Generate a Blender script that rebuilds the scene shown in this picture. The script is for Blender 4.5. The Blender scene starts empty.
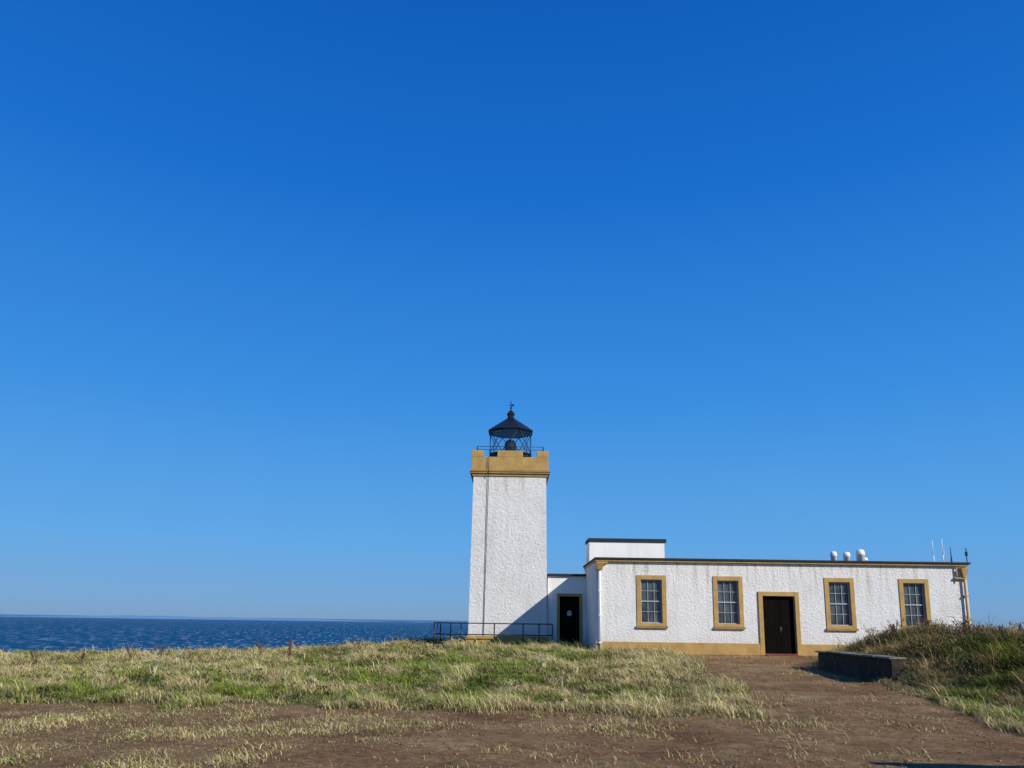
import bpy, math, random
import numpy as np
from mathutils import Vector, Matrix
random.seed(7); rng=np.random.default_rng(7)
scene=bpy.context.scene
scene.view_settings.view_transform='Standard'
try: scene.view_settings.look='None'
except Exception: pass
scene.view_settings.exposure=0

# ------------------------------------------------------------ noise
_tab=rng.random((256,256))
def vnoise(x,y):
    xi=np.floor(x).astype(int); yi=np.floor(y).astype(int)
    fx=x-xi; fy=y-yi; fx=fx*fx*(3-2*fx); fy=fy*fy*(3-2*fy)
    g=lambda a,b:_tab[a%256,b%256]
    return (g(xi,yi)*(1-fx)+g(xi+1,yi)*fx)*(1-fy)+(g(xi,yi+1)*(1-fx)+g(xi+1,yi+1)*fx)*fy
def fbm(x,y,o=4):
    s=0;a=.5;t=0
    for i in range(o):
        s=s+a*vnoise(x*2**i+17.3*i,y*2**i+5.1*i); t+=a; a*=.5
    return s/t
def sst(a,b,x):
    t=np.clip((x-a)/(b-a),0,1); return t*t*(3-2*t)

# ------------------------------------------------------------ terrain
def H(X,Y):
    X=np.asarray(X,float);Y=np.asarray(Y,float)
    b=np.interp(Y,[-20,10,15,20,26,32,36,46],[0,0,.05,.2,.38,.5,.66,.7])
    L=np.interp(X,[-60,-30,-22,-12,-5,2],[-.5,-.4,-.2,.3,.9,1])
    z=b*L
    z=z-np.interp(X,[-22,-14,-9,-4.5,-2],[.33,.36,.28,.15,0])*sst(18,31,Y)
    st=np.interp(Y,[12,18,19],[8.6,9.4,9.95])
    yb=sst(12.5,22,Y)*(1-sst(26.5,30.5,Y))
    z=z+(1.0+.45*(fbm(X*.8+5,Y*.8,3)-.5)*sst(10.5,12,X))*yb*sst(0,1,(X-st)/(13.6-st))
    z=z+.45*sst(9.98,10.25,X)*sst(18.5,21.0,Y)*(1-sst(24.8,26,Y))*(1-sst(11,15,X))
    z=z+.16*np.exp(-((X-9.9)/.5)**2-((Y-20.2)/.8)**2)
    z=z+(fbm(X*.35,Y*.35,3)-.5)*.26*sst(14.5,18,Y)*(1-.75*sst(4,6,X)*(1-sst(10,12,X)))*(1-sst(28,31,Y)*sst(-3,-2,X))
    z=z+(fbm(X*1.1+40,Y*1.1,3)-.5)*.08
    e=47+(fbm(X*.05,X*0+3,3)-.5)*14
    z=z-64*sst(0,16,Y-e)
    return z
def gravel(X,Y):
    """1 inside bare gravel, 0 in grass (soft)"""
    n=(fbm(X*.8+9,Y*.8+3,4)-.5)
    eL=np.interp(X,[-20,-5,1,4.8],[15.5,15.4,15.1,14.4])+n*2.2
    fore=sst(.3,-.3,(Y-eL))
    xl=np.interp(Y,[14,20,25,29,32],[4.7,5.5,6.1,6.5,6.0])+n*1.5
    xr=np.interp(Y,[5,12.6,17,19,20.4,21,25,27.5,29,33],[8.7,8.4,9.25,9.6,9.75,9.9,9.9,11.5,14,16])+n*.8
    pth=sst(-.2,.2,X-xl)*sst(-.2,.2,xr-X)*sst(32.2,31.8,Y)
    fore=fore*sst(-.3,.3,xr-X)
    return np.clip(np.maximum(fore,pth),0,1)

def axis(lo,hi,step,outer):
    core=np.arange(lo,hi+1e-6,step)
    a=[lo-d for d in outer][::-1]; b=[hi+d for d in outer]
    return np.array(list(a)+list(core)+list(b))
def new_mesh_np(name,V,F,mat,cols=None,smooth=True):
    me=bpy.data.meshes.new(name)
    nv=len(V); nf=len(F); k=F.shape[1]
    me.vertices.add(nv); me.vertices.foreach_set('co',V.astype(np.float32).ravel())
    me.loops.add(nf*k); me.loops.foreach_set('vertex_index',F.astype(np.int32).ravel())
    me.polygons.add(nf); me.polygons.foreach_set('loop_start',np.arange(0,nf*k,k,dtype=np.int32))
    try: me.polygons.foreach_set('loop_total',np.full(nf,k,dtype=np.int32))
    except Exception: pass
    me.update(calc_edges=True); me.validate()
    if smooth: me.polygons.foreach_set('use_smooth',np.ones(len(me.polygons),bool))
    if cols is not None:
        at=me.attributes.new('Col','FLOAT_COLOR','POINT')
        c=np.ones((nv,4),np.float32); c[:,:3]=cols; at.data.foreach_set('color',c.ravel())
    me.materials.append(mat)
    o=bpy.data.objects.new(name,me); scene.collection.objects.link(o); return o

# ------------------------------------------------------------ materials
def mat(name):
    m=bpy.data.materials.new(name); m.use_nodes=True
    nt=m.node_tree; b=nt.nodes['Principled BSDF']; return m,nt,b
def ramp(nt,fac,stops):
    r=nt.nodes.new('ShaderNodeValToRGB'); nt.links.new(fac,r.inputs[0])
    cr=r.color_ramp
    while len(cr.elements)<len(stops): cr.elements.new(.5)
    for e,(p,c) in zip(cr.elements,stops):
        e.position=p; e.color=(c[0],c[1],c[2],1) if not isinstance(c,(int,float)) else (c,c,c,1)
    return r.outputs[0]
def mix(nt,f,a,b,bt='MIX'):
    n=nt.nodes.new('ShaderNodeMixRGB'); n.blend_type=bt
    for i,v in enumerate((f,a,b)):
        if hasattr(v,'node'): nt.links.new(v,n.inputs[i])
        else: n.inputs[i].default_value = v if i==0 else (v[0],v[1],v[2],1)
    return n.outputs[0]
def coords(nt,scale=(1,1,1)):
    tc=nt.nodes.new('ShaderNodeTexCoord'); mp=nt.nodes.new('ShaderNodeMapping')
    nt.links.new(tc.outputs['Object'],mp.inputs[0]); mp.inputs['Scale'].default_value=scale
    return mp.outputs[0]
def noise(nt,vec,sc,det=5,rough=.6):
    n=nt.nodes.new('ShaderNodeTexNoise'); nt.links.new(vec,n.inputs['Vector'])
    n.inputs['Scale'].default_value=sc;n.inputs['Detail'].default_value=det;n.inputs['Roughness'].default_value=rough
    return n.outputs[0]
def bump(nt,b,h,dist,st=1):
    n=nt.nodes.new('ShaderNodeBump'); n.inputs['Strength'].default_value=st; n.inputs['Distance'].default_value=dist
    nt.links.new(h,n.inputs['Height']); nt.links.new(n.outputs[0],b.inputs['Normal'])
def maprange(nt,val,a,b_,c,d):
    mr=nt.nodes.new('ShaderNodeMapRange'); nt.links.new(val,mr.inputs[0])
    for i,v in enumerate((a,b_,c,d)): mr.inputs[i+1].default_value=v
    return mr.outputs[0]
def simple(name,col,rough=.6,var=.25,sc=6,metal=0,bd=0.004,spec=.4):
    m,nt,b=mat(name); v=coords(nt)
    n=noise(nt,v,sc,6)
    c=mix(nt,1.0,col,ramp(nt,n,[(.3,1-var),(.7,1.0)]),'MULTIPLY')
    nt.links.new(c,b.inputs['Base Color']); b.inputs['Roughness'].default_value=rough; b.inputs['Metallic'].default_value=metal
    b.inputs['Specular IOR Level'].default_value=spec
    if bd: bump(nt,b,noise(nt,v,sc*8,4),bd)
    return m

def harling_mat(name,top,sc=12,dist=.06,pit=.80):
    m,nt,b=mat(name); v=coords(nt)
    n1=noise(nt,v,.9,7); n2=noise(nt,coords(nt,(4,4,.3)),1.0,6)
    base=ramp(nt,n1,[(.3,(.74,.725,.69)),(.5,(.83,.815,.78)),(.7,(.86,.845,.815))])
    tc=nt.nodes.new('ShaderNodeTexCoord'); sx=nt.nodes.new('ShaderNodeSeparateXYZ'); nt.links.new(tc.outputs['Object'],sx.inputs[0])
    up=maprange(nt,sx.outputs[2],top-1.3,top,0,.9)
    st=ramp(nt,n2,[(.52,0.),(.66,1.)])
    mu=nt.nodes.new('ShaderNodeMath'); mu.operation='MULTIPLY'; nt.links.new(st,mu.inputs[0]); nt.links.new(up,mu.inputs[1])
    c=mix(nt,mu.outputs[0],base,(.46,.32,.18))
    c=mix(nt,ramp(nt,n2,[(.48,0.),(.75,.35)]),c,(.58,.54,.46))
    c=mix(nt,maprange(nt,sx.outputs[2],.9,0,0,.4),c,(.45,.43,.36))
    n3=noise(nt,v,sc,9,.78)
    c=mix(nt,1.0,c,ramp(nt,n3,[(.30,pit),(.46,1.)]),'MULTIPLY')
    nt.links.new(c,b.inputs['Base Color']); b.inputs['Roughness'].default_value=.85
    bump(nt,b,n3,dist,1)
    return m
M_harl=harling_mat('white_roughcast',3.75,9.5,.08,.72)
M_harl_t=harling_mat('white_roughcast_tower',8.2,8.2,.105,.70)
M_smooth=harling_mat('white_render',30,20,.012,.93)
M_ochre=simple('ochre_paint',(.50,.31,.095),.65,.35,2.2)
M_ochre2=simple('ochre_paint_dark',(.36,.22,.07),.7,.35,2.2)
M_white=simple('white_paint',(.86,.86,.84),.8,.05,bd=0)
M_bar=simple('grey_white_sash',(.45,.46,.46),.5,.2)
M_dull=simple('faded_paper',(.5,.5,.47),.8,.3)
M_black=simple('black_paint',(.012,.013,.016),.4,.3)
M_felt=simple('roof_felt',(.03,.03,.033),.9,.3)
M_door=simple('near_black_door',(.006,.004,.0035),.7,.4,spec=.05)
M_conc=simple('weathered_concrete',(.32,.28,.21),.95,.65,3.5,bd=.05)
M_stone=simple('dark_stone_face',(.085,.066,.046),.95,.75,3.5,bd=.09)
M_wood=simple('weathered_wood',(.13,.06,.035),.9,.4,10)
M_red=simple('red_step',(.20,.055,.035),.8,.4)
M_lens,nt,b=mat('lens_glass'); b.inputs['Base Color'].default_value=(.02,.025,.025,1); b.inputs['Roughness'].default_value=.6; b.inputs['Specular IOR Level'].default_value=.1
M_glass,nt,b=mat('window_glass'); v=coords(nt)
nt.links.new(ramp(nt,noise(nt,v,1.3,3),[(.4,(.035,.042,.047)),(.7,(.11,.127,.135))]),b.inputs['Base Color'])
b.inputs['Roughness'].default_value=.08
M_lglass=bpy.data.materials.new('lantern_glass'); M_lglass.use_nodes=True; nt=M_lglass.node_tree; nt.nodes.clear()
t=nt.nodes.new('ShaderNodeBsdfTransparent'); t.inputs[0].default_value=(.94,.96,.97,1); g_=nt.nodes.new('ShaderNodeBsdfGlossy'); g_.inputs['Roughness'].default_value=.03
ms=nt.nodes.new('ShaderNodeMixShader'); ms.inputs[0].default_value=.08; ou=nt.nodes.new('ShaderNodeOutputMaterial')
nt.links.new(t.outputs[0],ms.inputs[1]); nt.links.new(g_.outputs[0],ms.inputs[2]); nt.links.new(ms.outputs[0],ou.inputs[0])

def gravel_color(nt,v):
    n1=noise(nt,v,.6,10,.76); n2=noise(nt,v,7,10,.87); n4=noise(nt,coords(nt,(.35,.8,1)),1.0,9,.75)
    c=ramp(nt,n1,[(.36,(.22,.115,.050)),(.5,(.37,.215,.098)),(.64,(.50,.33,.165))])
    c=mix(nt,1,c,ramp(nt,n2,[(.36,.26),(.5,.95),(.64,1.5)]),'MULTIPLY')
    c=mix(nt,ramp(nt,n4,[(.52,0.),(.66,.45)]),c,(.52,.39,.21))
    return c,n2
M_path,nt,b=mat('brown_gravel'); v=coords(nt); c,n2=gravel_color(nt,v)
nt.links.new(c,b.inputs['Base Color']); b.inputs['Roughness'].default_value=.95; b.inputs['Specular IOR Level'].default_value=.15
bump(nt,b,n2,.16)
M_ground,nt,b=mat('grassy_ground'); v=coords(nt); cg,n2=gravel_color(nt,v)
at=nt.nodes.new('ShaderNodeAttribute'); at.attribute_name='Col'
sp=nt.nodes.new('ShaderNodeSeparateColor'); nt.links.new(at.outputs['Color'],sp.inputs[0])
gc=ramp(nt,noise(nt,v,1.2,6),[(.3,(.04,.052,.013)),(.5,(.09,.105,.024)),(.7,(.20,.18,.075))])
nt.links.new(mix(nt,sp.outputs[0],gc,cg),b.inputs['Base Color']); b.inputs['Roughness'].default_value=.95
bump(nt,b,n2,.08)

M_grass,nt,b=mat('grass_blades')
at=nt.nodes.new('ShaderNodeAttribute'); at.attribute_name='Col'
nt.links.new(at.outputs['Color'],b.inputs['Base Color']); b.inputs['Roughness'].default_value=.7
b.inputs['Specular IOR Level'].default_value=.25
tr=nt.nodes.new('ShaderNodeBsdfTranslucent'); nt.links.new(at.outputs['Color'],tr.inputs[0])
ms=nt.nodes.new('ShaderNodeMixShader'); ms.inputs[0].default_value=.25
nt.links.new(b.outputs[0],ms.inputs[1]); nt.links.new(tr.outputs[0],ms.inputs[2]); nt.links.new(ms.outputs[0],nt.nodes['Material Output'].inputs[0])
M_peb,nt,b=mat('loose_stone')
at=nt.nodes.new('ShaderNodeAttribute'); at.attribute_name='Col'
nt.links.new(at.outputs['Color'],b.inputs['Base Color']); b.inputs['Roughness'].default_value=.9

M_sea,nt,b=mat('sea_water')
swell=noise(nt,coords(nt,(.005,.0012,1)),1,5,.6); chop=noise(nt,coords(nt,(.09,.010,1)),1,5,.75)
c=ramp(nt,swell,[(.3,(.004,.068,.155)),(.7,(.007,.090,.190))])
c=mix(nt,1,c,ramp(nt,chop,[(.35,.6),(.65,1.4)]),'MULTIPLY')
caps=noise(nt,coords(nt,(.15,.013,1)),1,1.5,.5)
c=mix(nt,ramp(nt,caps,[(.65,0.),(.69,.95)]),c,(.85,.88,.9))
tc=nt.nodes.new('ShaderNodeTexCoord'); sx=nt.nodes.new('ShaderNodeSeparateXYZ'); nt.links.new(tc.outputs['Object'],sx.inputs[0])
c=mix(nt,maprange(nt,sx.outputs[1],4500,38000,0,.85),c,(.12,.27,.45))  # distance haze mixed into the water's base colour
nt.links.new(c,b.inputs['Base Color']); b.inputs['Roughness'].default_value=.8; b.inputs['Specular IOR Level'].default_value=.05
M_land=simple('hazy_land',(.135,.275,.46),1,.04,.001,bd=0)  # aerial haze tint put into the coast's base colour

# ------------------------------------------------------------ ground / path / sea
outer=[1,3,7,15,30,60,120,240]
gx=axis(-34,34,.25,outer); gy=axis(2,62,.25,[])
gy=np.concatenate([[-300,-150,-80,-40,-20,-8,-3],gy,[66,80,120]])
GX,GY=np.meshgrid(gx,gy); GZ=H(GX,GY)
V=np.stack([GX,GY,GZ],-1).reshape(-1,3)
nx,ny=len(gx),len(gy); idx=np.arange(nx*ny).reshape(ny,nx)
F=np.stack([idx[:-1,:-1],idx[:-1,1:],idx[1:,1:],idx[1:,:-1]],-1).reshape(-1,4)
gm=gravel(GX,GY).reshape(-1); cols=np.stack([gm]*3,-1)
ground=new_mesh_np('ground',V,F,M_ground,cols)
def tag(o,kind=None,label=None,cat=None,group=None):
    if kind:o['kind']=kind
    if label:o['label']=label
    if cat:o['category']=cat
    if group:o['group']=group
tag(ground,'structure','rough clifftop ground with soil and short turf','ground')
px=np.arange(-24,18,.125); py=np.arange(2,32.01,.125)
PX,PY=np.meshgrid(px,py)
def Hg(X,Y):
    x0=np.floor((X+34)/.25)*.25-34; y0=np.floor((Y-2)/.25)*.25+2
    fx=(X-x0)/.25; fy=(Y-y0)/.25
    return (H(x0,y0)*(1-fx)+H(x0+.25,y0)*fx)*(1-fy)+(H(x0,y0+.25)*(1-fx)+H(x0+.25,y0+.25)*fx)*fy
PZ=Hg(PX,PY)+.008
idx=np.arange(PX.size).reshape(PX.shape)
Fp=np.stack([idx[:-1,:-1],idx[:-1,1:],idx[1:,1:],idx[1:,:-1]],-1).reshape(-1,4)
cm=gravel(PX[:-1,:-1]+.06,PY[:-1,:-1]+.06).reshape(-1)
Fp=Fp[cm>.6]; used=np.unique(Fp); remap=-np.ones(PX.size,int); remap[used]=np.arange(len(used))
Vp=np.stack([PX,PY,PZ],-1).reshape(-1,3)[used]
path=new_mesh_np('path',Vp,remap[Fp],M_path)
tag(path,'structure','brown gravel track leading to the building door','path')
xs=np.array([-90000,-20000,-5000,0,5000,20000,90000.]); ys=np.array([30,200,1000,5000,20000,90000.])
SX,SY=np.meshgrid(xs,ys); idx=np.arange(SX.size).reshape(SX.shape)
F=np.stack([idx[:-1,:-1],idx[:-1,1:],idx[1:,1:],idx[1:,:-1]],-1).reshape(-1,4)
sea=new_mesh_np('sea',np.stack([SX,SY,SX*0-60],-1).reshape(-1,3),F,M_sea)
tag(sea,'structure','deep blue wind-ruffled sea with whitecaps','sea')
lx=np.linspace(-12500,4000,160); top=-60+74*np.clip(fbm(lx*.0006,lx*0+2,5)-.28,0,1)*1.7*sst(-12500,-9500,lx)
V=[];F=[]
for i,(x,t) in enumerate(zip(lx,top)):
    V+= [(x,17000,-62),(x,17300,max(t,-61)),(x,18500,-62)]
    if i: a=3*(i-1);c0=3*i; F+=[(a,c0,c0+1,a+1),(a+1,c0+1,c0+2,a+2)]
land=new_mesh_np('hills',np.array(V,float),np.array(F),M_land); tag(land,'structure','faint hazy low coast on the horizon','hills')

# ------------------------------------------------------------ mesh builder
class MB:
    def __init__(s): s.v=[];s.f=[];s.sm=[]
    def box(s,x0,x1,y0,y1,z0,z1,top=None):
        i=len(s.v); t=top or (x0,x1,y0,y1)
        s.v+=[(x0,y0,z0),(x1,y0,z0),(x1,y1,z0),(x0,y1,z0),(t[0],t[2],z1),(t[1],t[2],z1),(t[1],t[3],z1),(t[0],t[3],z1)]
        for q in [(3,2,1,0),(4,5,6,7),(0,1,5,4),(1,2,6,5),(2,3,7,6),(3,0,4,7)]: s.f.append([i+k for k in q]); s.sm.append(False)
        return s
    def quad(s,pts):
        i=len(s.v); s.v+=pts; s.f.append(list(range(i,i+len(pts)))); s.sm.append(False)
    def lathe(s,cx,cy,prof,n=24,smooth=True,cap=True):
        i=len(s.v)
        for r,z in prof:
            for k in range(n):
                a=2*math.pi*(k+.5)/n; s.v.append((cx+r*math.cos(a),cy+r*math.sin(a),z))
        for j in range(len(prof)-1):
            for k in range(n):
                k2=(k+1)%n; s.f.append([i+j*n+k,i+j*n+k2,i+(j+1)*n+k2,i+(j+1)*n+k]); s.sm.append(smooth)
        if cap:
            s.f.append([i+k for k in range(n)][::-1]); s.sm.append(False)
            s.f.append([i+(len(prof)-1)*n+k for k in range(n)]); s.sm.append(False)
        return s
    def rod(s,p,q,r,n=8,r2=None):
        p=Vector(p);q=Vector(q);d=(q-p).normalized(); r2=r if r2 is None else r2
        a=d.orthogonal().normalized(); b_=d.cross(a); i=len(s.v)
        for c,rr in ((p,r),(q,r2)):
            for k in range(n):
                t=2*math.pi*k/n; s.v.append(tuple(c+a*math.cos(t)*rr+b_*math.sin(t)*rr))
        for k in range(n):
            k2=(k+1)%n; s.f.append([i+k,i+k2,i+n+k2,i+n+k]); s.sm.append(True)
        s.f.append([i+k for k in range(n)][::-1]); s.sm.append(False)
        s.f.append([i+n+k for k in range(n)]); s.sm.append(False)
        return s
    def build(s,name,m,parent=None,base=(0,0,0),bevel=0):
        me=bpy.data.meshes.new(name); me.from_pydata([(x-base[0],y-base[1],z-base[2]) for x,y,z in s.v],[],s.f)
        me.polygons.foreach_set('use_smooth',s.sm); me.update(); me.materials.append(m)
        o=bpy.data.objects.new(name,me); scene.collection.objects.link(o)
        if parent: o.parent=parent
        else: o.location=base
        if bevel:
            md=o.modifiers.new('bevel','BEVEL'); md.width=bevel; md.segments=2; md.limit_method='ANGLE'
        return o
def thing(name,loc,label,cat,group=None):
    e=bpy.data.objects.new(name,None); e.location=loc; scene.collection.objects.link(e)
    e.empty_display_size=.5; tag(e,None,label,cat,group); return e

def wall_front(mb,x0,x1,z0,z1,y,ops,rev=.22):
    xs=sorted({x0,x1}|{o[0] for o in ops}|{o[1] for o in ops}); zs=sorted({z0,z1}|{o[2] for o in ops}|{o[3] for o in ops})
    for a,b_ in zip(xs,xs[1:]):
        for c,d in zip(zs,zs[1:]):
            mx,mz=(a+b_)/2,(c+d)/2
            if any(o[0]<mx<o[1] and o[2]<mz<o[3] for o in ops): continue
            mb.quad([(a,y,c),(b_,y,c),(b_,y,d),(a,y,d)])
    for o in ops:
        a,b_,c,d=o
        mb.quad([(a,y,c),(a,y,d),(a,y+rev,d),(a,y+rev,c)]); mb.quad([(b_,y,c),(b_,y+rev,c),(b_,y+rev,d),(b_,y,d)])
        mb.quad([(a,y,d),(b_,y,d),(b_,y+rev,d),(a,y+rev,d)]); mb.quad([(a,y,c),(a,y+rev,c),(b_,y+rev,c),(b_,y,c)])

def ring(mb,x0,x1,z0,z1,t,y0,y1,bottom=True,tb=None):
    tb=t if tb is None else tb
    mb.box(x0,x0+t,y0,y1,z0,z1); mb.box(x1-t,x1,y0,y1,z0,z1)
    mb.box(x0+t,x1-t,y0,y1,z1-t,z1)
    if bottom: mb.box(x0+t,x1-t,y0,y1,z0,z0+tb)

# ------------------------------------------------------------ main building
FY=32.0; BX=3.58; RX=19.08; GZ0=.1; RT=4.41
base=(BX,FY,.5)
B=thing('lighthouse_building',base,'long white roughcast single-storey building with flat roof and ochre trim','building')
wins=[(5.25,6.49),(8.44,9.68),(13.09,14.33),(16.20,17.44)]
WZ0,WZ1=1.56,3.70; T=.18
DX0,DX1,DZ1=10.30,11.99,3.09
ops=[(a+T-.02,b_-T+.02,WZ0+T-.02,WZ1-T+.02) for a,b_ in wins]+[(DX0+T,DX1-T,.5,DZ1-.18)]
w=MB(); WT=4.25
wall_front(w,BX,RX,GZ0,WT,FY,ops)
BK=FY+5.0
w.quad([(BX,FY,GZ0),(BX,FY,WT),(BX,BK,WT),(BX,BK,GZ0)]); w.quad([(RX,FY,GZ0),(RX,BK,GZ0),(RX,BK,WT),(RX,FY,WT)])
w.quad([(BX,BK,GZ0),(BX,BK,WT),(RX,BK,WT),(RX,BK,GZ0)])
w.build('wall',M_harl,B,base)
r=MB(); r.box(BX-.07,RX+.12,FY-.20,BK+.1,RT-.075,RT); r.build('roof',M_felt,B,base,.008)
c=MB(); c.box(BX-.04,RX+.07,FY-.14,BK+.05,WT+.001,RT-.077)
c.build('cornice',M_ochre,B,base,.006)
p=MB()
p.box(BX-.05,DX0-.003,FY-.05,FY+.05,GZ0,.97); p.box(DX1+.003,RX+.05,FY-.05,FY+.05,GZ0,.97)
p.build('plinth',M_ochre,B,base,.01)
def window(a,b_,z0,z1,yy,par,base,t=.18,cols=3,rows=4):
    g=MB(); g.box(a+t,b_-t,yy+.14,yy+.16,z0+t,z1-t)
    o=g.build('window',M_glass,par,base)
    s=MB(); ring(s,a,b_,z0,z1,t,yy-.035,yy+.06); s.build('surround',M_ochre,o,base,.006)
    f=MB(); ring(f,a+t+.001,b_-t-.001,z0+t+.001,z1-t-.001,.035,yy+.08,yy+.135)
    x0,x1,y0,y1=a+t+.036,b_-t-.036,z0+t+.036,z1-t-.036
    zm=(y0+y1)/2
    f.box(x0,x1,yy+.085,yy+.132,zm-.022,zm+.022)
    for i in range(1,cols): xx=x0+(x1-x0)*i/cols; f.box(xx-.009,xx+.009,yy+.10,yy+.130,y0,zm-.023); f.box(xx-.009,xx+.009,yy+.10,yy+.130,zm+.023,y1)
    for i in range(1,rows):
        if i*2==rows: continue
        zz=y0+(y1-y0)*i/rows
        f.box(x0,x1,yy+.104,yy+.128,zz-.009,zz+.009)
    f.build('frame',M_bar,o,base)
    si=MB(); si.box(a-.03,b_+.03,yy-.10,yy-.036,z0-.03,z0+.07); si.build('sill',M_ochre2,o,base,.008)
for a,b_ in wins: window(a,b_,WZ0,WZ1,FY,B,base)
d=MB(); xm=(DX0+DX1)/2; dx0,dx1=DX0+T+.003,DX1-T-.003; dz1=DZ1-.183
d.box(dx0,xm-.006,FY+.12,FY+.17,.58,dz1); d.box(xm+.006,dx1,FY+.12,FY+.17,.58,dz1)
for (a,b_) in ((dx0+.09,xm-.09),(xm+.09,dx1-.09)):
    for (u,t) in ((.72,1.35),(1.5,2.1),(2.25,dz1-.12)):
        ring(d,a,b_,u,t,.025,FY+.108,FY+.119); 
door=d.build('door',M_door,B,base)
k=MB(); k.lathe(xm+.1,FY+.085,[(.02,1.55),(.02,1.6)],10); k.rod((xm+.08,FY+.12,1.57),(xm+.08,FY+.06,1.57),.012); k.box(xm+.065,xm+.095,FY+.105,FY+.119,1.49,1.65); k.build('handle',simple('dull_brass',(.20,.15,.07),.5,.1),door,base)
s=MB(); ring(s,DX0,DX1,.5,DZ1,T,FY-.06,FY+.07,bottom=False); s.build('door_surround',M_ochre,door,base,.008)
s=MB(); s.box(DX0+.1,DX1-.1,FY-.55,FY-.07,.3,.52); s.box(dx0,dx1,FY-.069,FY+.2,.3,.575); s.build('doorstep',M_red,B,base,.015)
def downpipe(x,par,base,m,y=FY,z1=4.0,z0=.4):
    q=MB(); q.rod((x,y-.10,z0),(x,y-.10,z1-.3),.045,10)
    q.box(x-.07,x+.07,y-.17,y-.005,z1-.35,z1-.25,); 
    q.box(x-.09,x+.09,y-.18,y-.005,z1-.249,z1+.02,(x-.15,x+.15,y-.23,y-.005))
    for zz in (.9,2.0,3.0): q.box(x-.08,x+.08,y-.155,y-.003,zz,zz+.05)
    return q.build('drainpipe',m,par,base,.006)
downpipe(RX-.16,B,base,M_ochre,z1=4.14); 
q=MB(); q.box(RX-.55,RX-.02,FY-.13,FY-.004,3.72,3.78); q.rod((RX-.45,FY-.08,3.6),(RX-.45,FY-.08,4.2),.03); q.build('gutter_bracket',M_ochre,B,base)
x=BX+.14
q=MB(); q.box(x-.10,x+.10,FY-.18,FY-.005,3.90,4.14,(x-.17,x+.17,FY-.25,FY-.005)); q.box(x-.14,x+.34,FY-.12,FY-.004,4.16,4.235); q.build('rain_hopper',M_ochre,B,base,.006)
q=MB(); q.rod((x,FY-.09,.4),(x,FY-.09,3.899),.04,10)
for zz in (.9,2.0,3.0): q.box(x-.07,x+.07,FY-.14,FY-.003,zz,zz+.05)
q.build('drainpipe',M_white,B,base)
UX0,UX1,UY0,UY1=BX+.06,7.23,35.5,36.95
r=MB(); r.box(UX0+.02,UX1-.06,UY0,UY1,RT+.001,5.44); rb=r.build('roof_block',M_smooth,B,base)
r=MB(); r.box(UX0-.02,UX1+.03,UY0-.06,UY1+.1,5.441,5.60); r.build('roof_block_cap',M_felt,rb,base,.01)
def cowl(x,y,h,par,r=.17):
    q=MB(); z=RT+.001
    q.lathe(x,y,[(r,z),(r,z+h*.60),(r*1.1,z+h*.61),(r*1.1,z+h*.80),(r*.95,z+h*.93),(r*.6,z+h)],18)
    q.build('vent_cowl',M_white,par,base)
for x,h,r_ in ((14.42,.58,.13),(15.0,.56,.14),(15.62,.68,.17)): cowl(x,34.0,h,B,r_)
cowl(15.88,34.2,.34,B,.13)
for x,y,h,m,rr in ((18.22,32.8,1.0,M_white,.016),(18.64,32.8,1.1,M_white,.016),(19.04,32.9,.72,M_black,.022),(18.86,33.1,.6,M_white,.014)):
    q=MB(); q.rod((x,y,RT+.001),(x,y,RT+h*.35),rr*1.6,8); q.rod((x,y,RT+h*.35),(x,y,RT+h),rr,8,rr*.6); q.box(x-.07,x+.07,y-.07,y+.07,RT+.0005,RT+.05)
    q.build('antenna',m,B,base)
x=RX+.10; q=MB(); q.rod((x,FY+.02,RT),(x,FY+.02,RT+.62),.018); q.box(x-.04,x+.04,FY-.02,FY+.06,RT+.28,RT+.46); q.build('antenna',M_black,B,base)

# ------------------------------------------------------------ link block
LX0,LX1,LY=1.76,3.579,36.3; base=(2.7,LY,.6)
Lk=thing('entrance_block',base,'small white flat-roofed entrance block with ochre-framed dark door','building')
w=MB(); ox0,ox1,oz1=2.20,3.40,3.05; wall_front(w,LX0,LX1,.1,3.86,LY,[(ox0+.13,ox1-.13,.6,oz1-.13)]);
w.quad([(LX0,LY,3.86),(LX1,LY,3.86),(LX1,40,3.86),(LX0,40,3.86)]); w.quad([(LX0,40,.1),(LX0,40,3.86),(LX1,40,3.86),(LX1,40,.1)])
w.quad([(LX1,LY,.1),(LX1,40,.1),(LX1,40,3.86),(LX1,LY,3.86)])
w.build('wall',M_smooth,Lk,base)
r=MB(); r.box(LX0,LX1-.002,LY-.12,40,3.861,3.97); r.build('roof',M_felt,Lk,base,.01)
d=MB(); d.box(ox0+.133,ox1-.133,LY+.12,LY+.17,.62,oz1-.133)
for (u,t) in ((.75,1.5),(1.62,2.75)): ring(d,ox0+.24,ox1-.24,u,t,.03,LY+.105,LY+.119)
dd=d.build('door',M_door,Lk,base)
s=MB(); ring(s,ox0,ox1,.5,oz1,.13,LY-.04,LY+.06,bottom=False); s.build('door_surround',M_ochre,dd,base,.006)
s=MB(); cx=(ox0+ox1)/2
s.quad([(cx-.11,LY+.10,2.05),(cx+.03,LY+.10,2.0),(cx+.12,LY+.10,2.10),(cx+.07,LY+.10,2.25),(cx-.06,LY+.10,2.27),(cx-.12,LY+.10,2.16)])
s.build('notice',M_dull,dd,base)
s=MB(); s.box(ox0-.05,ox1+.05,LY-.5,LY-.042,.3,.66); s.build('doorstep',M_conc,Lk,base,.02)

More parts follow.
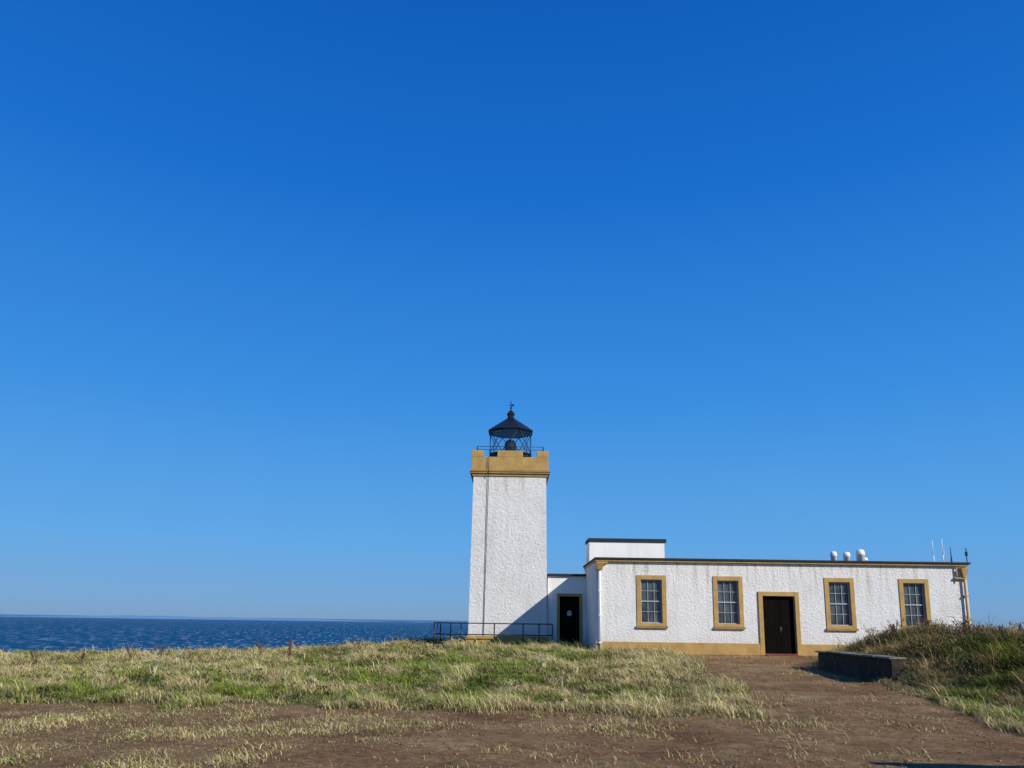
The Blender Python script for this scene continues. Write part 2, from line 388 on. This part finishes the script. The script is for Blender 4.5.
# ------------------------------------------------------------ tower
TX,TY0=-.10,36.0; hw=1.84; TYC=TY0+hw; base=(TX,TYC,.6)
Tw=thing('lighthouse_tower',base,'square white roughcast lighthouse tower with ochre battlemented parapet and black lantern','lighthouse')
ht=1.755; w=MB(); TT=8.60
w.box(TX-hw,TX+hw,TY0,TY0+2*hw,.1,TT,(TX-ht,TX+ht,TY0+hw-ht,TY0+hw+ht)); w.build('wall',M_harl_t,Tw,base)
w=MB(); w.box(TX-hw-.06,TX+hw+.06,TY0-.06,TY0+2*hw+.06,.1,1.06); w.build('plinth',M_ochre,Tw,base,.015)
def sqring(mb,h,t,z0,z1):
    mb.box(TX-h,TX+h,TYC-h,TYC-h+t,z0,z1); mb.box(TX-h,TX+h,TYC+h-t,TYC+h,z0,z1)
    mb.box(TX-h,TX-h+t,TYC-h+t,TYC+h-t,z0,z1); mb.box(TX+h-t,TX+h,TYC-h+t,TYC+h-t,z0,z1)
pa=MB(); hp=1.90
pa.box(TX-hp+.08,TX+hp-.08,TYC-hp+.08,TYC+hp-.08,TT-.001,TT+.12)
pa.box(TX-hp,TX+hp,TYC-hp,TYC+hp,TT+.121,TT+.30)
sqring(pa,hp-.04,.28,TT+.301,9.54)
mz0,mz1=9.541,9.86
hh=hp-.04
for sx in (-1,1):
    for sy in (-1,1):
        cx_,cy_=TX+sx*hh,TYC+sy*hh
        pa.box(min(cx_,cx_-sx*.28),max(cx_,cx_-sx*.28),min(cy_,cy_-sy*.58),max(cy_,cy_-sy*.58),mz0,mz1)
        a,b_=cx_-sx*.281,cx_-sx*.58; pa.box(min(a,b_),max(a,b_),min(cy_,cy_-sy*.28),max(cy_,cy_-sy*.28),mz0,mz1)
for s_ in (-1,1):
    yy=TYC+s_*hh; pa.box(TX-.62,TX+.62,min(yy,yy-s_*.28),max(yy,yy-s_*.28),mz0,mz1)
    xx=TX+s_*hh; pa.box(min(xx,xx-s_*.28),max(xx,xx-s_*.28),TYC-.62,TYC+.62,mz0,mz1)
par=pa.build('parapet',M_ochre,Tw,base,.012)
st=MB(); sqring(st,hp+.04,.06,TT+.20,TT+.28); st.build('string_course',M_ochre2,par,base)
g=MB(); hr=1.62
for z in (9.95,10.10):
    for s_ in (-1,1):
        g.rod((TX-hr,TYC+s_*hr,z),(TX+hr,TYC+s_*hr,z),.013); g.rod((TX+s_*hr,TYC-hr,z),(TX+s_*hr,TYC+hr,z),.013)
for i in range(5):
    t=-hr+2*hr*i/4
    for s_ in (-1,1): g.rod((TX+t,TYC+s_*hr,8.9),(TX+t,TYC+s_*hr,10.11),.015); g.rod((TX+s_*hr,TYC+t,8.9),(TX+s_*hr,TYC+t,10.11),.015)
g.build('railing',M_black,Tw,base)
LR=1.12
zg0,zg1=10.02,11.18
l=MB(); l.lathe(TX,TYC,[(LR-.06,8.9),(LR-.06,zg0-.05),(LR+.03,zg0-.04),(LR+.03,zg0)],8,False,cap=False); lan=l.build('lantern',M_black,Tw,base)
l=MB(); l.lathe(TX,TYC,[(LR-.02,zg0),(LR-.02,zg1)],8,False,cap=False); l.build('glazing',M_lglass,lan,base)
l=MB(); n=8; R=LR; z0,z1=zg0,zg1
P=lambda k,z:(TX+R*math.cos(2*math.pi*(k+.5)/n),TYC+R*math.sin(2*math.pi*(k+.5)/n),z)
for k in range(n):
    l.rod(P(k,z0),P(k+1,z1),.019,6)
    l.rod(P(k+1,z0),P(k,z1),.019,6)
    l.rod(P(k,z0),P(k+1,z0),.022,6); l.rod(P(k,z1),P(k+1,z1),.022,6)
l.build('glazing_bar',M_black,lan,base)
l=MB(); l.lathe(TX,TYC,[(.14,9.4),(.14,10.1),(.26,10.15),(.30,10.3),(.30,10.6),(.24,10.74),(.12,10.82),(.03,10.86)],20); l.build('lamp_lens',M_lens,lan,base)
l=MB(); l.lathe(TX,TYC,[(LR,zg1-.01),(LR+.09,zg1),(LR+.10,zg1+.05),(.24,11.92),(.18,11.97),(.17,12.12),(.22,12.15),(.17,12.27),(.06,12.38),(.03,12.42),(.03,12.46)],8,False); rf=l.build('lantern_roof',M_black,lan,base)
l=MB(); l.rod((TX,TYC,12.45),(TX,TYC,12.86),.022); l.box(TX-.02,TX+.16,TYC-.008,TYC+.008,12.62,12.72); l.rod((TX-.16,TYC,12.67),(TX-.02,TYC,12.67),.014); l.lathe(TX,TYC,[(.01,12.47),(.06,12.51),(.06,12.55),(.01,12.59)],10); l.build('weather_vane',M_black,lan,base)
q=MB(); q.rod((TX-1.12,TY0-.03,1.0),(TX-1.03,TY0+.02,TT),.014); q.rod((TX-1.03,TY0-.10,TT),(TX-1.03,TY0-.10,9.55),.014)
q.build('conductor_cable',M_black,Tw,base)

# ------------------------------------------------------------ railing by tower
base=(-3.4,35.1,.4)
q=MB(); ry=35.1
e0,e1=-3.42,1.92
zt=1.62
for z in (zt,1.12): q.rod((e0,ry,z),(e1,ry,z),.024); q.rod((e0,ry,z),(e0,ry+3.2,z),.024)
for x in (e0,-2.2,-.7,.6,e1-.6,e1): q.rod((x,ry,.2),(x,ry,zt),.028)
for y in (ry+1.6,ry+3.2): q.rod((e0,y,.1),(e0,y,zt),.028)
q.rod((e0+.5,ry+3.2,.1),(e0+.5,ry+3.2,zt),.028)
o=q.build('safety_railing',M_black,None,base); tag(o,None,'black tubular metal railing in front of the lighthouse tower','railing')

# ------------------------------------------------------------ retaining wall
base=(10.1,22,.3); W=thing('retaining_wall',base,'low dark stone wall with weathered concrete coping beside the gravel track','wall')
rr=random.Random(3); YN=20.3
# one continuous uneven face: grid displaced in x
vv=[];ff=[];ys_=np.arange(YN,25.2,.12); zs_=np.arange(-.1,.93,.10)
for zi,z in enumerate(zs_):
    for yi,y in enumerate(ys_):
        vv.append((9.93+.09*(float(fbm(np.array([y*2.2]),np.array([z*3.5+9]),3)[0])-.5)+.02*z,y,z))
nyy=len(ys_)
for zi in range(len(zs_)-1):
    for yi in range(nyy-1):
        a=zi*nyy+yi; ff.append([a,a+nyy,a+nyy+1,a+1])
q=MB(); q.v=vv; q.f=ff; q.sm=[True]*len(ff)
q.box(10.0,10.24,YN+.01,25.1,-.1,.90)
q.box(9.92,10.24,YN-.02,YN+.008,-.1,.90)
q.build('masonry',M_stone,W,base)
q=MB(); y=YN-.06
while y<25.2:
    y1=min(y+rr.uniform(.7,1.5),25.22); dz=rr.uniform(-.02,.015)
    q.box(9.85+rr.uniform(-.04,.03),10.34,y+.004,y1-.004,.905+dz,.955+dz,(9.87+rr.uniform(-.03,.03),10.32,y+rr.uniform(.006,.03),y1-rr.uniform(.006,.03))); y=y1
q.build('coping',M_conc,W,base,.02)

# ------------------------------------------------------------ board added out of view to throw a shadow on the gravel
base=(7.9,7.95,0); Bd=thing('shadow_caster_board',base,'unseen timber board on two posts, added to cast a shadow on the gravel','board')
q=MB(); q.box(7.2,9.3,7.93,7.98,1.15,1.98); q.build('panel',M_wood,Bd,base,.01)
q=MB(); q.box(7.1,9.38,7.86,8.05,1.981,2.05,(7.14,9.34,7.92,7.99)); q.build('cap_rail',M_wood,Bd,base)
for x in (7.4,9.1):
    q=MB(); q.box(x-.06,x+.06,7.981,8.10,-.2,1.97); q.build('post',M_wood,Bd,base,.01)

# ------------------------------------------------------------ stake
sx,sy=-8.45,30.0; sz=float(H(sx,sy))
q=MB(); q.box(sx-.05,sx+.05,sy-.05,sy+.05,sz-.2,sz+.84,(sx-.03,sx+.05,sy-.04,sy+.04)); q.box(sx-.03,sx+.08,sy-.08,sy-.051,sz+.48,sz+.60)
o=q.build('wooden_post',M_wood,None,(sx,sy,sz),.008); tag(o,None,'short weathered wooden stake standing in the grass','post')

# ------------------------------------------------------------ vegetation
def blades(name,bx,by,bz,h,wd,lean,laz,cb,ct,material):
    n=len(bx); a=rng.random(n)*2*math.pi
    w=np.stack([np.cos(a),np.sin(a),0*a],1)*wd[:,None]*.5
    l=np.stack([np.cos(laz),np.sin(laz),0*a],1)*(lean*h)[:,None]
    up=np.zeros((n,3)); up[:,2]=h
    b0=np.stack([bx,by,bz],1)
    V=np.empty((n,5,3)); V[:,0]=b0-w; V[:,1]=b0+w
    m=b0+up*.55+l*.3; V[:,2]=m-w*.8; V[:,3]=m+w*.8; V[:,4]=b0+up*(1-.25*lean[:,None])+l
    C=np.empty((n,5,3)); C[:,0]=cb;C[:,1]=cb;C[:,2]=(cb+ct)/2;C[:,3]=(cb+ct)/2;C[:,4]=ct
    o=np.arange(n)[:,None,None]*5; F=(o+np.array([[0,1,3],[0,3,2],[2,3,4]])[None]).reshape(-1,3)
    return new_mesh_np(name,V.reshape(-1,3),F,material,np.clip(C,0,.9).reshape(-1,3),smooth=False)
def clear(X,Y):
    bad=((X>BX-.1)&(Y>FY-.1))|((X>TX-hw-.1)&(X<BX+.1)&(Y>LY-.6))|((X>TX-hw-.1)&(X<TX+hw+.1)&(Y>TY0-.08))
    bad|=(X>9.84)&(X<10.26)&(Y>20.2)&(Y<25.3)
    bad|=(X>DX0)&(X<DX1)&(Y>FY-.6)
    return ~bad
NT=200000
Y=8+ (46-8)*rng.random(NT)**.85; X=(rng.random(NT)*2-1)*(.72*Y+3)
g=gravel(X,Y); pat=fbm(X*.5+60,Y*.5+11,4); pat2=fbm(X*1.6+6,Y*1.6+31,3)
keep=clear(X,Y)&(X>-34)&(X<34)
lf=sst(-.5,-5,X)
stub=sst(.50,.64,fbm(X*.55+21,Y*1.1+77,4))
sparse=.015+.36*stub*sst(9.5,3,X)+np.where(pat2>.67,.14,0)+lf*np.where((Y>12.0)&(Y<14.2)&(fbm(X*.6,Y*.9)>.36),.8,0)+sst(-1.8,-4.6,X)*np.where((Y<12.)&(fbm(X*.7+5,Y*.7)>.34),.75,.1)+.08*lf
prob=np.where(g>.5,sparse,(1-.2*g)*(.50+.50*sst(.34,.44,pat2)))
keep&=(rng.random(NT)<prob)&~((Y>33)&(X>3.4))
X,Y,g,pat,pat2,stub=X[keep],Y[keep],g[keep],pat[keep],pat2[keep],stub[keep]
NB=7; n=len(X)
cl1=fbm(X*1.5+3,Y*1.5+8,3)
hf=.2+1.8*sst(.38,.68,cl1)
mound=sst(9,12,X)*sst(13,17,Y)
strawn=fbm(X*.30+31,Y*.55+2,4)*.45+fbm(X*1.7+11,Y*1.9+2,3)*.55
band=sst(15.5,17.5,Y)*sst(29,24,Y)*sst(4,0,X)
crg=sst(20,23,Y)*sst(10.6,12.5,X)
straw=sst(.485,.570,strawn+.08*sst(2,5,X)*sst(10,8,X)+.03*sst(27,33,Y)*(1-mound)+.02*mound+.03*crg-.032*band)
straw=np.maximum(straw,.75*sst(1.5,5,X)*sst(10,8,X))
front=sst(17.0,15.2,Y)*(X<5)
straw=np.maximum(straw,.5*front)
dark=sst(.60,.68,fbm(X*1.2+70,Y*1.2+40,3))*(straw<.5)   # dark leafy weeds
tufh=(.050+.072*hf)*(1+.5*straw)*(1+.5*mound)*np.where(g>.5,np.where(rng.random(n)<.88,.28,.55),1.0)*(1+.2*sst(20,34,Y))
rep=lambda a:np.repeat(a,NB)
spd=rep(np.where(g>.5,.12,.07))
bx=rep(X)+rng.normal(0,1,n*NB)*spd; by=rep(Y)+rng.normal(0,1,n*NB)*spd
bz=Hg(bx,by)-.010
far=rep(Y)/20.
hh_=rep(tufh)*rng.uniform(.5,1.3,n*NB)*np.where(rng.random(n*NB)<.03,1.9,1.0); ww=rng.uniform(.008,.018,n*NB)*(.6+.6*far)*(1+.8*rep(dark))
lean=rng.uniform(.3,1.5,n*NB); laz=rng.normal(2.9,1.3,n*NB)
s=(rng.random(n*NB)<(.05+.85*rep(np.where(g>.5,.55+.45*straw,straw))))
isg=rng.random(n*NB)
tv=rep(rng.uniform(.55,1.3,n)*(.38+1.24*cl1)*(1-.22*mound)*(1-.5*dark)*np.where(g>.5,.85,1))*rng.uniform(.7,1.3,n*NB)
gcol=np.array([.18,.285,.032])*(1-isg[:,None])+np.array([.40,.44,.07])*isg[:,None]
scol=np.array([.82,.68,.36])*(1-isg[:,None])+np.array([.58,.43,.18])*isg[:,None]
mnd=rep(mound)[:,None]
scol=scol*(1-mnd*np.array([.28,.40,.48]))
gcol=gcol*(1-mnd*np.array([.12,.18,.15]))
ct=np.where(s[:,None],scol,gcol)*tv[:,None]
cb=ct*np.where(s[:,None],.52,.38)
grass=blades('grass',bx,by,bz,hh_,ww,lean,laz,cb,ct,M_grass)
tag(grass,'stuff','tussocky green and straw-coloured clifftop grass','grass')
# dead weeds
NS=60000
Y=16+30*rng.random(NS); X=(rng.random(NS)*2-1)*(.72*Y+2)
pm=fbm(X*.6+80,Y*.6,3)
crest=sst(20.0,23.0,Y)*sst(10.6,11.8,X)
m_=sst(10.25,11.0,X)*sst(17,21,Y)*sst(30,28,Y)
l_=sst(-2.5,-4,X)*sst(28,33,Y)*sst(46,43,Y)*.55+sst(14.5,18,Y)*sst(5,4,X)*sst(.52,.66,pm)*.4+.015*(X<4)
pr=np.maximum(m_*(.06+.42*sst(.38,.55,pm)+.50*crest*sst(.30,.42,pm)),l_*sst(.35,.5,pm)*.4)
k=(rng.random(NS)<pr)&clear(X,Y)&(gravel(X,Y)<.3); X,Y,pm,m_,crest=X[k],Y[k],pm[k],m_[k],crest[k]; Z=Hg(X,Y)
hs=rng.uniform(.12,.34,len(X))*(1+.25*m_)*np.where(rng.random(len(X))<.12,1.5,1)
bxs=[];bys=[];bzs=[];bh=[];bw=[];cl=[]
gr_=np.clip(rng.random(len(X))+.30*crest,0,.985)
for x,y,z,h,gg in zip(X,Y,Z,hs,gr_):
    base_c=(.05,.072,.018) if gg<.40 else (.12,.070,.036) if gg<.85 else (.27,.18,.095)
    sh=random.uniform(.5,1.5)
    bxs.append(x);bys.append(y);bzs.append(z-.02);bh.append(h);bw.append(.014); cl.append([q_*sh for q_ in base_c])
    for j in range(9):
        t=random.uniform(.1 if gg<.40 else .45,1.0 if gg>.4 else .75); bxs.append(x+random.gauss(0,.03 if gg>.4 else .06));bys.append(y+random.gauss(0,.03 if gg>.4 else .06));bzs.append(z+h*t*.9);bh.append(random.uniform(.03,.07));bw.append(.024 if gg>.4 else .045); cl.append([q_*sh*random.uniform(.8,1.2) for q_ in base_c])
A=np.array; nb_=len(bxs); cc=A(cl)
weeds=blades('dead_weeds',A(bxs),A(bys),A(bzs),A(bh),A(bw),rng.uniform(.0,.7,nb_),rng.normal(2.9,1.4,nb_),cc,cc*1.2,M_grass)
tag(weeds,'stuff','brown and dark green scrubby weeds with seed heads','weeds')
def weed_plant(x,y,h,seed):
    r_=random.Random(seed); z=float(Hg(np.array([x]),np.array([y]))[0]); q=MB()
    for i in range(9):
        a=r_.uniform(0,6.28); s_=r_.uniform(.08,.45)*h; t=r_.uniform(.6,1)*h
        p0=(x,y,z-.03); p1=(x+math.cos(a)*s_*.4,y+math.sin(a)*s_*.4,z+t*.6); p2=(x+math.cos(a)*s_-.03,y+math.sin(a)*s_,z+t)
        q.rod(p0,p1,.012,5,.009); q.rod(p1,p2,.009,5,.005)
        for j in range(7):
            f=r_.uniform(.2,1.05); c=[p1[k]+(p2[k]-p1[k])*f for k in range(3)]
            q.rod(c,(c[0]+r_.gauss(0,.05),c[1]+r_.gauss(0,.05),c[2]+r_.uniform(.01,.07)),.012,4,.003)
    return q,(x,y,z)
M_pale=simple('dried_pale_weed',(.60,.55,.32),.9,.4,10,bd=0); M_brn=simple('dried_brown_weed',(.16,.085,.045),.9,.4,10,bd=0)
WP=[(-9.3,20.5,.72,M_pale),(-13.0,30.5,.75,M_pale),(-14.8,33,.85,M_brn),(-17.5,32,.7,M_brn),(-6.4,33,.7,M_brn),(1.0,23,.42,M_pale),(-4.5,18,.38,M_pale),(4.2,26,.5,M_pale),(-10.6,33.5,.8,M_brn),(-11.2,21.5,.5,M_pale),(-20,33,.8,M_brn),(-16.2,33.5,.65,M_brn)]
for i in range(12): WP.append((11.6+.55*i+random.uniform(-.2,.2),25.3+random.uniform(-1.0,.8),random.uniform(.45,.75),M_brn if i%4 else M_pale))
for i,(x,y,h,m_) in enumerate(WP):
    q,b0=weed_plant(x,y,h,i); o=q.build('weed_plant',m_,None,b0)
    tag(o,None,('pale dried weed with branching stalks in the grass' if m_ is M_pale else 'brown dead dock stalks standing in the grass'),'plant','weeds standing in the grass')
# loose stones
NP=30000
Y=8+22*rng.random(NP)**1.6; X=(rng.random(NP)*2-1)*(.72*Y+2); k=(gravel(X,Y)>.5)&(rng.random(NP)<.2+.8*sst(.42,.58,fbm(X*.9,Y*.9))); X,Y=X[k],Y[k]; n=len(X)
oc=np.array([[1,0,0],[.3,.9,0],[-.8,.6,0],[-.9,-.4,0],[.1,-1,0],[.1,.1,1],[0,0,-1]],float)
of=np.array([[0,1,5],[1,2,5],[2,3,5],[3,4,5],[4,0,5],[1,0,6],[2,1,6],[3,2,6],[4,3,6],[0,4,6]])
sz=(.007+.026*rng.random(n)**5); a=rng.random(n)*6.28
V=oc[None]*rng.uniform(.6,1.4,(n,7,3))*sz[:,None,None]*np.array([1.2,1,.55])
ca,sa=np.cos(a)[:,None],np.sin(a)[:,None]; V=np.stack([V[...,0]*ca-V[...,1]*sa,V[...,0]*sa+V[...,1]*ca,V[...,2]],-1)
V+=np.stack([X,Y,Hg(X,Y)+.01+sz*.1],1)[:,None]
F=(np.arange(n)[:,None,None]*7+of[None]).reshape(-1,3)
tn=rng.uniform(.3,.95,(n,1,1))*np.array([.37,.23,.125])+np.zeros((n,7,1))
st=new_mesh_np('gravel_stones',V.reshape(-1,3),F,M_peb,tn.reshape(-1,3),smooth=False); tag(st,'stuff','loose brown stones scattered on gravel','stones')

# ------------------------------------------------------------ light, world, camera
sd=Vector((1.04,-.97,.84)).normalized()
sun=bpy.data.lights.new('sun','SUN'); sun.energy=4.7; sun.angle=math.radians(.53); sun.color=(1,.945,.84)
so=bpy.data.objects.new('sun',sun); so.rotation_euler=(-sd).to_track_quat('-Z','Y').to_euler(); so.location=(30,-30,40); scene.collection.objects.link(so)
w=bpy.data.worlds.new('World'); scene.world=w; w.use_nodes=True; nt=w.node_tree
bg=nt.nodes['Background']; sk=nt.nodes.new('ShaderNodeTexSky'); sk.sky_type='NISHITA'; sk.sun_disc=False
sk.sun_elevation=math.asin(sd.z); sk.sun_rotation=math.atan2(sd.x,sd.y); sk.altitude=60; sk.air_density=1.0; sk.dust_density=.3; sk.ozone_density=2.5
tc=nt.nodes.new('ShaderNodeTexCoord'); sx=nt.nodes.new('ShaderNodeSeparateXYZ'); nt.links.new(tc.outputs['Generated'],sx.inputs[0])
rc=ramp(nt,sx.outputs[2],[(0,(.18,.34,.56)),(.025,(.16,.365,.67)),(.10,(.105,.375,.79)),(.28,(.037,.268,.76)),(.51,(.007,.158,.62)),(.68,(.002,.112,.50)),(1,(.001,.08,.38))])
sc=mix(nt,1,rc,(10,10,10),'MULTIPLY')
c=mix(nt,.05,sc,sk.outputs[0])
nt.links.new(c,bg.inputs[0]); bg.inputs[1].default_value=.1
cam=bpy.data.cameras.new('camera'); co=bpy.data.objects.new('camera',cam); scene.collection.objects.link(co)
cam.sensor_width=36; cam.lens=760/1024*36; cam.clip_start=.1; cam.clip_end=200000; cam.shift_y=.087
R=Matrix.Rotation(math.radians(101),4,'X')@Matrix.Rotation(math.radians(.8),4,'Z')
co.matrix_world=Matrix.Translation((0,0,1.75))@R
scene.camera=co
